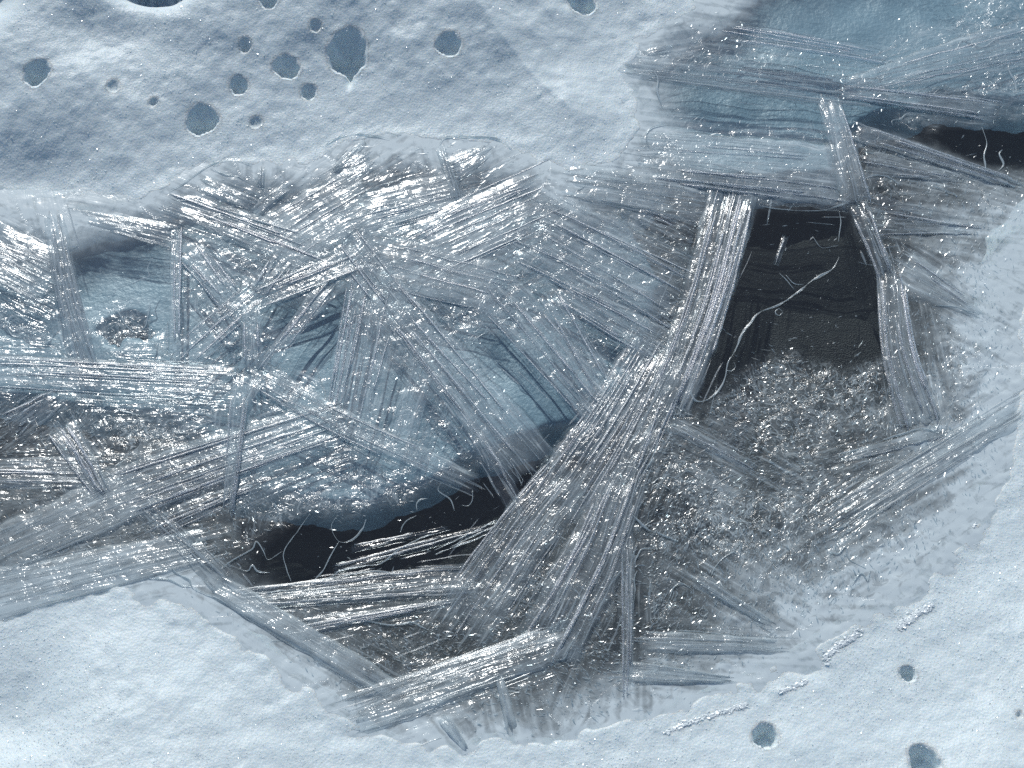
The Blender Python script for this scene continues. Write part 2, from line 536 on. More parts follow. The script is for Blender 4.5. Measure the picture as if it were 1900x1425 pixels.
# ------------------------------------------------------------------ setting: the clear ice sheet, its grain follows the nearest crystal
def make_sheet():
    X, Y, F = sheet_grid(-1.1, 1.1, -0.50, 0.80, 0.0023)
    d = sdist(PW, X, Y)
    keep = (d < 0.035).ravel()
    F = F[keep[F].all(1)]
    V, F, used = compact(np.stack([X, Y, 0 * X], -1).reshape(-1, 3), F)
    x, y, d = V[:, 0], V[:, 1], d.ravel()[used]
    jx = x + 0.008 * fbm(x * 30, y * 30, 161, 3); jy = y + 0.008 * fbm(x * 30, y * 30, 165, 3)
    best = np.full(len(x), 1e9); G = np.zeros((len(x), 3))
    for k, (a, b_, hw) in enumerate(CR):
        t = b_ - a; L = np.hypot(*t); t = t / L
        al = (jx - a[0]) * t[0] + (jy - a[1]) * t[1]; ac = -(jx - a[0]) * t[1] + (jy - a[1]) * t[0]
        al0 = (x - a[0]) * t[0] + (y - a[1]) * t[1]; ac0 = -(x - a[0]) * t[1] + (y - a[1]) * t[0] + 0.1 * (jx - x)
        q = np.hypot(np.maximum(np.abs(ac) - hw, 0), np.maximum(np.abs(al - L / 2) - L / 2, 0) * 0.6)
        m_ = q < best
        best[m_] = q[m_]
        G[m_] = np.stack([al0[m_], ac0[m_], np.full(m_.sum(), k * 7.31)], -1)
    dp = np.min([sdist(p, x, y) for p in POOLS_W], 0)
    frost = sstep(-0.006, 0.022, dp + 0.010 * fbm(x * 40, y * 40, 61, 3)) * np.clip(0.85 + 0.4 * fbm(x * 12, y * 12, 65, 3), 0.2, 1.3)
    frost = frost * (1 - (0.6 + .22 * (y > .1)) * sstep(-0.10 - 0.03 * (y > .1), 0.005, d))
    c = at(700, 390); frost = frost * (1 - 0.45 * np.exp(-((x - c[0]) / .28) ** 2 - ((y - c[1]) / .12) ** 2))
    sw = sstep(0.045, 0.004, best + 0.012 * fbm(x * 25, y * 25, 171, 3))
    h = 0.0004 * fbm(x * 10, y * 10, 71, 3) + frost * (0.0010 * fbm(x * 50, y * 50, 73, 3) + 0.0006 * fbm(x * 130, y * 130, 77, 2))
    dn = d + 0.016 * fbm(x * 14, y * 14, 79, 4)
    wide = 0.10 + 0.05 * sstep(0.0, 0.3, x) * sstep(0.3, 0.1, y)
    milk = 0.006 + 0.09 * frost * (1 + 0.6 * fbm(x * 9, y * 9, 80, 3)) + 0.95 * sstep(-1, 0.08, dn / wide) ** 1.7
    for (bx, by, rx, ry, am) in ((720, 430, 330, 120, .26), (740, 680, 260, 150, .09), (1130, 480, 150, 110, .14), (1380, 320, 220, 70, .14), (1100, 950, 110, 160, .08),
                                 (1480, 900, 250, 170, .13), (1420, 1080, 180, 90, .10), (300, 550, 300, 150, .07), (280, 870, 330, 100, .17), (150, 1000, 250, 80, .12), (560, 1150, 250, 60, .10), (1800, 420, 110, 170, .30), (1820, 640, 110, 200, .38), (1760, 900, 120, 150, .30), (1560, 1100, 160, 70, .2), (1050, 1290, 300, 50, .15)):
        c = at(bx, by); s_ = pix(by)
        milk = milk + am * np.exp(-((x - c[0]) / (rx * s_)) ** 2 - ((y - c[1]) / (ry * s_ * 1.2)) ** 2) * (0.8 + 0.6 * fbm(x * 25, y * 25, 101, 4)) * sstep(-.01, .01, dp)
    V[:, 2] = h - 0.06 * np.maximum(d - 0.002, 0)
    me = mesh_from('ice_sheet', V, F)
    add_attr(me, 'frost', frost); add_attr(me, 'milk', np.clip(milk, 0, .96)); add_attr(me, 'sw', sw); add_attr(me, 'grain', G, 'FLOAT_VECTOR')
    sheet = link('ice_sheet', me, M['sheet'])
    sheet['kind'] = 'structure'; sheet['label'] = 'thin clear sheet of ice over the puddle, smooth over the dark pools'


# ------------------------------------------------------------------ ice crystals: a thin plate carrying long ribs
SEC = np.array([(-1.0, -0.2), (-0.62, 0.28), (-0.28, 0.85), (0.05, 1.0), (0.3, 0.8), (0.62, 0.25), (1.0, -0.2), (0.0, -0.45)])


def tube_rows(P, W, Hh, rng, sec=SEC, crest=0.35):
    """P (n,3) path, W half widths, Hh heights -> verts, faces of a closed ridge"""
    n = len(P); k = len(sec)
    T = np.gradient(P, axis=0); T[:, 2] = 0
    T /= np.linalg.norm(T, axis=1)[:, None] + 1e-9
    Nn = np.stack([-T[:, 1], T[:, 0], 0 * T[:, 0]], -1)
    sk = rng.uniform(-crest, crest)
    sx = sec[:, 0] + sk * np.clip(sec[:, 1], 0, 1)
    V = P[:, None, :] + Nn[:, None, :] * (W[:, None] * sx[None, :])[..., None]
    V[..., 2] += Hh[:, None] * sec[None, :, 1]
    V = V.reshape(-1, 3)
    i = np.arange(n - 1)[:, None] * k; j = np.arange(k)[None, :]; j2 = (j + 1) % k
    F = np.stack([i + j, i + j2, i + k + j2, i + k + j], -1).reshape(-1, 4)
    c0 = len(V); ends = np.vstack([V[:k].mean(0), V[-k:].mean(0)])
    V = np.vstack([V, ends])
    jj = np.arange(k); j2 = (jj + 1) % k
    Tt = np.vstack([np.stack([np.full(k, c0), j2, jj], -1), np.stack([np.full(k, c0 + 1), (n - 1) * k + jj, (n - 1) * k + j2], -1)])
    return V, F, Tt


class Bag:
    def __init__(s): s.v, s.q, s.t, s.n = [], [], [], 0
    def add(s, V, Q=None, T=None):
        s.v.append(V)
        if Q is not None and len(Q): s.q.append(Q + s.n)
        if T is not None and len(T): s.t.append(T + s.n)
        s.n += len(V)
    def mesh(s, name, off, smooth=True):
        F = []
        if s.q: F.append(np.vstack(s.q))
        if s.t: F.append(np.vstack(s.t))
        return mesh_from(name, np.vstack(s.v) - off, F, smooth)


def crystal(label, p0, p1, w0, w1, ribs, z=0.002, rib=5.0, hgt=1.0, major=0.3, fray=0.06, wander=0.25, seed=0, mid=None, tilt=0.0,
            plate='plate', ridge='ridge', group='ribbed ice crystals in the puddle', thick=1.0, milk=0.14, gloss=1.0, name='ice_crystal', cat='ice crystal'):
    """p0 -> p1 in picture points on the ice, widths in picture pixels"""
    rng = np.random.RandomState(seed * 7 + 3)
    pts = [p0, p1] if mid is None else [p0, mid, p1]
    L = math.dist(p0, p1)
    n = max(8, int(L / 7))
    c = smooth_line(pts, n)
    t = np.gradient(c, axis=0); t /= np.linalg.norm(t, axis=1)[:, None]
    nrm = np.stack([-t[:, 1], t[:, 0]], -1)
    wid = np.linspace(w0, w1, n) / 2
    u = np.linspace(0, 1, n)
    zl = (z if z > .02 else z * 0.5) + tilt * (u - 0.5)
    s = pix((p0[1] + p1[1]) / 2)
    base = at((p0[0] + p1[0]) / 2, (p0[1] + p1[1]) / 2, 0.0)
    root = link(name, None, None, None, base)
    tag(root, label, cat, group)
    # the plate
    nv = 13
    vv = np.linspace(-1, 1, nv)
    edge = 1 + 0.09 * fbm(u * L / 40, 0 * u + seed, 81, 4)
    g2 = c[:, None, :] + nrm[:, None, :] * (vv[None, :] * (wid * edge)[:, None])[..., None]
    # uneven ends
    sh = (rng.rand(nv) - 0.5) * fray * L
    g2[0] += t[0] * sh[:, None] * 1.0; g2[-1] += t[-1] * ((rng.rand(nv) - 0.5) * fray * L)[:, None]
    topv = at(g2[..., 0], g2[..., 1], 0.0)
    th = 0.0022 * thick
    def zf(uq, vq):
        ue = np.clip(2 * uq - 1 + 0.22 * fbm(vq * 3.0 + 0 * uq, 0 * vq + uq * 2 + seed * 3.3, 87, 3), -1, 1)
        return -0.0014 + (np.interp(uq, u, zl) + 0.0014) * np.clip(1 - np.abs(vq) ** 8, 0, 1) * (1 - np.abs(ue) ** 6)
    topv[..., 2] = zf(u[:, None], vv[None, :]) + 0.0006 * fbm(topv[..., 0] * 60, topv[..., 1] * 60, 85, 3)
    bot = topv.copy(); bot[..., 2] = np.minimum(-0.0022, topv[..., 2] - 0.0006)
    Vp = np.vstack([topv.reshape(-1, 3), bot.reshape(-1, 3)])
    fq = grid_faces(n, nv); fb = fq[:, ::-1] + n * nv
    idx = np.arange(n * nv).reshape(n, nv)
    ring = np.concatenate([idx[:, 0], idx[-1, 1:], idx[-2::-1, -1], idx[0, -2:0:-1]])
    r2 = np.roll(ring, -1)
    side = np.stack([ring, ring + n * nv, r2 + n * nv, r2], -1)
    off = base
    pm = mesh_from('plate', Vp - off, np.vstack([fq, fb, side]))
    gr = np.stack(np.broadcast_arrays((u * L * s)[:, None], wid[:, None] * vv[None, :] * s, seed * 7.31), -1).reshape(-1, 3)
    gr = np.vstack([gr, gr])
    ef = (np.clip(1 - np.abs(vv)[None, :] ** 14, 0, 1) * (1 - np.abs(2 * u - 1) ** 10)[:, None]).ravel()
    ef = np.concatenate([ef, ef * 0])
    add_attr(pm, 'grain', gr, 'FLOAT_VECTOR'); add_attr(pm, 'sw', 0 * ef + 1); add_attr(pm, 'frost', ef * (gloss if plate == 'plate' else .8))
    add_attr(pm, 'milk', ef * (milk if plate == 'plate' else .02))
    pm.materials.append(M[plate]); pm.materials.append(M['under'])
    pm.polygons.foreach_set('material_index', np.concatenate([np.zeros(len(fq), np.int32), np.ones(len(fb) + len(side), np.int32)]))
    link('plate', pm, None, root)
    aw, bw = at(*p0)[:2], at(*p1)[:2]
    CR.append((aw, bw, (w0 + w1) / 4 * s))
    edge_d = sdist(PW, np.array([base[0], aw[0], bw[0]]), np.array([base[1], aw[1], bw[1]]))
    if edge_d[0] > -0.09 or edge_d.max() > -0.02: ridge = 'stria'
    # the ribs
    fine = Bag()
    ribs = int(ribs * 1.4); rib = rib * 0.62; hgt = hgt * 0.7
    for k in range(ribs):
        big = rng.rand() < major * 0.5
        v0 = rng.uniform(-0.92, 0.92) if big or rng.rand() < .6 else rng.normal(0, 0.9)
        v1 = v0 + rng.normal(0, 0.09)
        if big: a = rng.uniform(-fray, 0.35); b_ = rng.uniform(max(.6, a + .35), 1 + fray)
        else:
            ln = rng.uniform(0.06, 0.5) if abs(v0) < 1 else rng.uniform(.06, .3); a = rng.uniform(-fray * 1.5, 1 - ln + fray); b_ = a + ln
        m_ = max(6, int((b_ - a) * L / 9))
        uu = np.linspace(a, b_, m_)
        cx = np.interp(uu, u, c[:, 0]) + np.where(uu < 0, uu, np.where(uu > 1, uu - 1, 0)) * L * (t[0, 0])
        cyy = np.interp(uu, u, c[:, 1]) + np.where(uu < 0, uu, np.where(uu > 1, uu - 1, 0)) * L * (t[0, 1])
        nx = np.interp(uu, u, nrm[:, 0]); ny = np.interp(uu, u, nrm[:, 1])
        of = np.interp(uu, u, wid) * np.linspace(v0, v1, m_)
        of = of + wander * rib * 0.5 * fbm(uu * L / 45, 0 * uu + k * 3.7 + seed, 88, 3)
        Pw = at(cx + nx * of, cyy + ny * of, 0.0)
        Pw[:, 2] = np.maximum(zf(uu, np.linspace(v0, v1, m_)), 0.0002)
        hw = rib * s * 0.5 * (rng.uniform(0.7, 1.25) if big else rng.uniform(0.3, 0.75))
        taper = np.minimum(1, np.minimum(uu - a, b_ - uu) / (0.06 * (b_ - a) + 1e-6)) ** 0.5
        W = hw * (0.25 + 0.75 * taper) * (1 + 0.22 * fbm(uu * L / 14, 0 * uu + k * 1.9, 90, 2))
        Hh = hw * hgt * rng.uniform(0.55, 1.15) * (0.3 + 0.7 * taper) * (1 + 0.35 * fbm(uu * L / 20, 0 * uu + k * 5.1, 93, 3))
        Vr, Fr, Tr = tube_rows(Pw, W, np.abs(Hh), rng)
        if big:
            me = mesh_from('ridge', Vr - off, [Fr, Tr])
            link('ridge', me, M[ridge], root)
        else: fine.add(Vr, Fr, Tr)
    if fine.n:
        o = link('striations', fine.mesh('striations', off), M['stria'], root); o['kind'] = 'stuff'
    return root


def rim(label, pts, w=4.5, z=0.0012, h=0.9, seed=0, mat='rim', cat='ice ridge', group='thin meandering ridges on the ice', name='ice_ridge'):
    rng = np.random.RandomState(seed + 500)
    P2 = np.asarray(pts, float)
    L = np.linalg.norm(np.diff(P2, axis=0), axis=1).sum()
    n = max(10, int(L / 3.5))
    c = smooth_line(P2, n)
    q = np.arange(n)
    c = c + np.stack([fbm(q / 5.0, 0 * q + seed, 95, 2), fbm(q / 5.0, 0 * q + seed + 9.5, 97, 2)], -1) * 0.9
    Pw = at(c[:, 0], c[:, 1], 0.0); Pw[:, 2] = z
    s = pix(P2[:, 1].mean())
    tp = np.minimum(1, np.minimum(q, n - 1 - q) / 5.0)
    W = s * w * 0.24 * (0.2 + 0.8 * tp) * np.clip(0.85 + 0.9 * fbm(q / 7.0, 0 * q + seed * 1.3, 99, 3), 0.12, 1.9)
    Vr, Fr, Tr = tube_rows(Pw, np.abs(W) + s * .25, np.abs(W) * h * .8 + s * .2, rng, crest=0.1)
    base = Pw.mean(0); base[2] = 0
    o = link(name, mesh_from(name, Vr - base, [Fr, Tr]), M[mat], None, base)
    return tag(o, label, cat, group)

# ------------------------------------------------------------------ the crystals, far to near
C = crystal
# big diagonal bundle right of the middle
C('long steep blade leaning right, its top butted against the wide ribbed plate', (1362, 350), (1235, 765), 92, 100, 34, z=.0075, rib=9, seed=1, major=.38, mid=(1308, 560), fray=.03, thick=2)
C('narrow dark-edged strip along the left edge of the dark right-hand pool', (1392, 385), (1262, 765), 26, 34, 9, z=.006, rib=8, seed=2, mid=(1330, 590), fray=.02)
C('broad splintered middle stretch of the big diagonal bundle', (1235, 640), (1050, 960), 130, 190, 46, z=.0055, rib=7, seed=3, mid=(1150, 800), fray=.07, thick=2)
C('coarse fan of thick ribs at the lower end of the big diagonal bundle', (1160, 880), (1010, 1215), 100, 150, 30, z=.0068, rib=10, seed=4, mid=(1100, 1040), fray=.07, thick=2)
C('pale ragged bundle bordering the right side of the dark bottom pool', (1060, 880), (850, 1170), 110, 130, 40, z=.0048, rib=7, seed=5, mid=(960, 1010), fray=.08, thick=1.6)
C('short dark-sided blade in the fork of the diagonal bundle', (1090, 990), (1000, 1130), 40, 60, 10, z=.004, rib=8, seed=6, fray=.1, plate='clear')
# blades of the middle running down to the right
C('long straight blade ending in the small dark gap above the bottom pool', (715, 540), (990, 875), 80, 120, 36, z=.0052, rib=7, seed=7, mid=(850, 705), fray=.05, thick=1.5)
C('dark-ribbed tapering tip left of the small dark gap', (880, 800), (972, 965), 60, 34, 12, z=.0046, rib=8, seed=8, fray=.05, plate='clear')
C('wide blade parallel to the longest one, right of the pale blue window', (905, 520), (1140, 790), 100, 90, 30, z=.0046, rib=7, seed=9, fray=.06)
C('narrow ribbed blade just left of the tiny dark triangle', (1020, 545), (1120, 730), 52, 70, 16, z=.0055, rib=7, seed=10, fray=.06)
C('broad field of parallel ribs running into the steep blade from the left', (965, 410), (1262, 560), 150, 210, 46, z=.0036, rib=8, seed=11, fray=.06, hgt=1.15)
C('lower ribbed wedge under the broad field of ribs', (1030, 535), (1235, 650), 50, 80, 18, z=.005, rib=8, seed=12, fray=.06)
C('faint strip on the upper left of the longest middle blade', (640, 440), (760, 600), 90, 80, 22, z=.0032, rib=6, seed=13, fray=.1)
# wide plate above the dark pool
C('wide plate of level ribs above the dark right-hand pool', (1190, 290), (1578, 330), 110, 118, 44, z=.0058, rib=8, seed=14, fray=.03, thick=2, hgt=1.1, milk=.26)
C('left continuation of the wide ribbed plate reaching under the steep blade', (1050, 335), (1320, 375), 70, 90, 26, z=.004, rib=8, seed=15, fray=.08, milk=.22)
C('small sparkling dark patch edged by ribs beside the steep blade', (1180, 395), (1285, 440), 40, 60, 10, z=.003, rib=7, seed=16, fray=.08, plate='clear')
# far right
C('long streaky bundle in the blue ice of the far right corner', (1155, 125), (1640, 178), 40, 66, 26, z=.003, rib=9, seed=17, fray=.05, plate='clear')
C('dark-streaked upper bundle lying above the streaky one in blue ice', (1370, 65), (1640, 110), 50, 40, 14, z=.002, rib=10, seed=18, fray=.12, plate='clear')
C('small dark tablet of ice near the snow edge of the blue ice', (1196, 98), (1252, 88), 15, 14, 5, z=.004, rib=6, seed=19, fray=.05, plate='clear')
C('glittering rough band climbing to the right edge of the picture', (1560, 165), (1930, 75), 40, 110, 36, z=.005, rib=7, seed=20, fray=.08, wander=.8)
C('thin level blade above the dark far-right pool', (1560, 170), (1850, 208), 26, 44, 16, z=.006, rib=8, seed=21, fray=.05)
C('frosty upright strip crossing the end of the wide ribbed plate', (1535, 175), (1592, 380), 50, 56, 20, z=.0085, rib=7, seed=22, milk=0.24, fray=.06, wander=.6)
C('dark narrow blade at the upper right corner of the dark pool', (1592, 375), (1645, 515), 44, 34, 11, z=.007, rib=9, seed=23, fray=.04, plate='clear')
C('tall ribbed blade along the right side of the dark pool', (1652, 505), (1708, 785), 52, 84, 20, z=.0075, rib=10, seed=24, milk=0.2, mid=(1668, 650), fray=.05, thick=1.5)
C('slanting straight-edged blade below the dark far-right pool', (1582, 244), (1890, 345), 40, 22, 12, z=.006, rib=9, seed=25, fray=.05)
C('hatched wedge below the slanting straight-edged blade', (1600, 300), (1780, 330), 60, 18, 20, z=.0035, rib=6, seed=26, fray=.15)
C('row of dark short ribs right of the narrow dark blade', (1620, 400), (1790, 420), 90, 30, 26, z=.003, rib=7, seed=27, fray=.2, plate='clear')
C('faint blade sloping down into the right snow bank', (1670, 500), (1830, 590), 90, 26, 20, z=.0035, rib=7, seed=28, milk=0.3, fray=.12)
C('pale streaks fanning into the right snow below the tall ribbed blade', (1560, 960), (1890, 760), 70, 60, 30, z=.0035, rib=8, seed=29, milk=0.26, fray=.1)
C('upper pale streak beside the foot of the tall ribbed blade', (1560, 850), (1750, 800), 18, 26, 8, z=.004, rib=7, seed=30, fray=.08)
C('wedge of fine rays right of the bend in the big diagonal bundle', (1240, 785), (1400, 870), 30, 22, 16, z=.004, rib=7, seed=31, fray=.06)
# left
C('level ribbed blade reaching from the left edge to the star of crystals', (-30, 688), (440, 712), 62, 72, 30, z=.0055, rib=8, seed=32, milk=.2, fray=.03, thick=1.5)
C('broad pale blade slanting up from the left edge to the star of crystals', (180, 935), (640, 775), 110, 92, 36, z=.0045, rib=9, seed=33, milk=.2, fray=.04, thick=1.5)
C('lower left end of the broad slanting blade at the picture edge', (-30, 1035), (270, 905), 100, 104, 30, z=.0042, rib=8, seed=34, milk=.3, fray=.06)
C('bright level streaks at the left edge under the level ribbed blade', (-30, 878), (190, 878), 60, 66, 20, z=.004, rib=9, seed=35, milk=.2, fray=.08)
C('straight blade slanting down right from the star of crystals', (462, 688), (885, 900), 62, 46, 24, z=.0075, rib=7, seed=36, mid=(640, 790), fray=.04)
C('upright pale strip hanging below the star of crystals', (452, 690), (424, 945), 44, 26, 13, z=.0088, rib=7, seed=37, fray=.08)
C('short ribbed blade just below the star of crystals', (485, 700), (448, 770), 40, 14, 9, z=.0095, rib=8, seed=38, fray=.04)
C('upright clear blade crossing the left end of the level ribbed blade', (98, 395), (172, 700), 40, 62, 18, z=.0075, rib=8, seed=39, mid=(128, 550), fray=.03)
C('pale streaky bundle at the left edge beside the upright clear blade', (-30, 455), (100, 520), 130, 110, 36, z=.0032, rib=8, seed=40, milk=.28, gloss=.55, fray=.06)
C('bundle rising right from the star with the two bright bars', (468, 562), (668, 478), 46, 60, 18, z=.006, rib=9, seed=41, fray=.04)
C('faint blade between the level blade and the dark chink', (335, 670), (480, 540), 70, 50, 20, z=.0045, rib=7, seed=42, fray=.06)
C('short stout blade sloping down to the dark chink from the upper left', (352, 462), (432, 566), 64, 50, 18, z=.0055, rib=7, seed=43, fray=.05)
C('small block of steep dark ribs above the dark chink', (530, 475), (482, 545), 50, 40, 12, z=.0065, rib=8, seed=44, fray=.08, plate='clear')
C('needle-thin upright blade left of the stout one', (328, 425), (324, 682), 26, 22, 7, z=.006, rib=8, seed=45, fray=.03)
C('short upright blade joining the dark chink to the star', (466, 560), (470, 690), 44, 46, 12, z=.006, rib=8, seed=46, fray=.03)
C('steep blade rising right from the star over the blue window', (612, 530), (486, 690), 46, 30, 16, z=.005, rib=7, seed=47, fray=.08)
C('faint steep streaks hanging in the blue middle', (700, 520), (640, 790), 120, 90, 26, z=.0025, rib=6, seed=48, fray=.12)
C('faint streaks right of the steep ones in the blue middle', (800, 640), (740, 830), 70, 40, 14, z=.0025, rib=6, seed=49, fray=.15)
C('ribbed dark-gapped bundle along the snow edge in the upper left', (150, 400), (330, 440), 30, 50, 14, z=.003, rib=8, seed=50, gloss=.65, fray=.1)
C('bundle of long dark-lined ribs sloping down from the snow edge', (330, 378), (600, 480), 60, 80, 26, z=.004, rib=8, seed=51, gloss=.65, fray=.08)
C('ray of the fan under the snow edge, sloping down to the right', (372, 340), (470, 380), 40, 30, 10, z=.005, rib=7, seed=52, fray=.06)
C('pale stalk at the hub of the fan under the snow edge', (468, 400), (535, 345), 24, 20, 9, z=.007, rib=7, seed=53, fray=.05)
C('upright sliver in the fan under the snow edge', (486, 310), (484, 352), 15, 15, 5, z=.005, rib=7, seed=54, fray=.04)
C('dark-gapped comb of ribs at the middle of the upper snow edge', (628, 330), (690, 292), 60, 40, 14, z=.004, rib=8, seed=55, fray=.1, plate='clear')
C('stalk of the comb at the middle of the upper snow edge', (620, 320), (676, 262), 14, 12, 6, z=.006, rib=7, seed=56, fray=.04)
C('dark ribbed fan below the smooth snow, right of the comb', (830, 320), (912, 275), 60, 26, 14, z=.0045, rib=7, seed=57, fray=.12, plate='clear')
C('stem running down from the dark ribbed fan', (815, 270), (852, 385), 22, 16, 8, z=.0055, rib=7, seed=58, fray=.05)
C('frosty streaks rising right in the bright upper middle', (490, 470), (690, 350), 130, 120, 34, z=.0032, rib=6, seed=59, milk=.3, gloss=.5, fray=.12, wander=.7)
C('frosty field left of the dark ribbed fan stem', (660, 400), (860, 350), 90, 80, 30, z=.003, rib=6, seed=60, milk=.3, gloss=.5, fray=.14, wander=.7)
C('frosty field below the dark ribbed fan', (780, 470), (1010, 360), 140, 120, 40, z=.003, rib=6, seed=61, milk=.3, gloss=.5, fray=.14, wander=.7)
C('pale tangled streaks above the longest middle blade', (700, 480), (940, 540), 110, 100, 30, z=.003, rib=6, seed=62, milk=.3, gloss=.5, fray=.12, wander=.9)
# bottom
C('level bundle of ridges along the lower edge of the dark bottom pool', (440, 1112), (885, 1072), 40, 66, 24, z=.0055, rib=8, seed=63, fray=.05, wander=.7)
C('thin bundle below the level ridges, ending in a dark notch', (560, 1165), (850, 1115), 40, 12, 14, z=.0045, rib=8, seed=64, fray=.1)
C('long pale blade slanting along the lower left snow edge', (400, 1085), (728, 1280), 50, 52, 18, z=.0065, rib=7, seed=65, milk=0.38, fray=.04)
C('dull blade closing the left end of the dark bottom pool', (268, 940), (440, 1105), 44, 60, 14, z=.005, rib=9, seed=66, milk=0.16, fray=.05, plate='clear')
C('striped blade under the bottom end of the big diagonal bundle', (650, 1330), (1075, 1180), 90, 76, 32, z=.0062, rib=7, seed=67, milk=.2, fray=.07, thick=1.4)
C('short needle standing out of the bottom snow edge', (926, 1252), (952, 1362), 16, 24, 6, z=.0075, rib=8, seed=68, milk=0.3, fray=.04)
C('small half-buried blade at the bottom snow edge', (820, 1330), (868, 1392), 26, 12, 8, z=.006, rib=7, seed=69, milk=0.4, fray=.08)
C('upright faint blade right of the big diagonal bundle', (1166, 990), (1166, 1285), 30, 18, 12, z=.005, rib=8, seed=70, fray=.06)
C('faint blade sloping down through the glittering lower right', (1290, 1070), (1432, 1160), 34, 16, 14, z=.0045, rib=7, seed=71, fray=.08)
C('level streaks reaching into the lower right snow', (1190, 1190), (1450, 1200), 44, 34, 24, z=.0045, rib=7, seed=72, milk=0.26, fray=.12)
C('lower level streaks with a dark slot near the bottom snow', (1150, 1245), (1350, 1262), 50, 16, 16, z=.004, rib=7, seed=73, milk=0.26, fray=.12)
C('fine slanting streaks melting into the lower left snow', (-30, 1110), (390, 1010), 110, 70, 44, z=.0032, rib=6, seed=74, milk=.4, fray=.08)
C('dark-lined ribs between the slanting blade and the bottom pool', (270, 985), (470, 900), 50, 30, 16, z=.003, rib=7, seed=75, fray=.1, plate='clear')
C('glassy spindle floating in the dark bottom pool', (620, 1055), (930, 972), 20, 16, 6, z=.003, rib=8, seed=76, fray=.06, plate='clear', wander=.8)
C('upper glassy spindle in the dark bottom pool', (650, 1020), (830, 980), 12, 10, 4, z=.003, rib=8, seed=77, fray=.06, plate='clear', wander=.8)
C('thin pair of needles in the dark right-hand pool', (1458, 436), (1440, 490), 14, 12, 4, z=.003, rib=6, seed=78, fray=.05, plate='clear')
C('murky rounded block at the left edge under the level ribbed blade', (20, 800), (110, 735), 70, 40, 14, z=.004, rib=10, seed=79, fray=.1, plate='clear', wander=1.2)
C('murky slanting block above the left end of the broad slanting blade', (110, 790), (200, 930), 70, 36, 14, z=.0065, rib=10, seed=80, fray=.08, wander=1.2)
C('dark upright ice column left in the hole at the upper left', (262, -12), (262, 30), 16, 12, 5, z=.004, rib=8, seed=81, fray=.04, milk=.4)
C('pale upright ice column in the middle of the upper left hole', (282, -12), (284, 36), 12, 10, 4, z=.004, rib=8, seed=82, fray=.04, milk=.4)
C('right upright ice column in the upper left hole', (318, -12), (322, 30), 16, 12, 5, z=.004, rib=8, seed=83, fray=.04, milk=.4)

make_sheet()

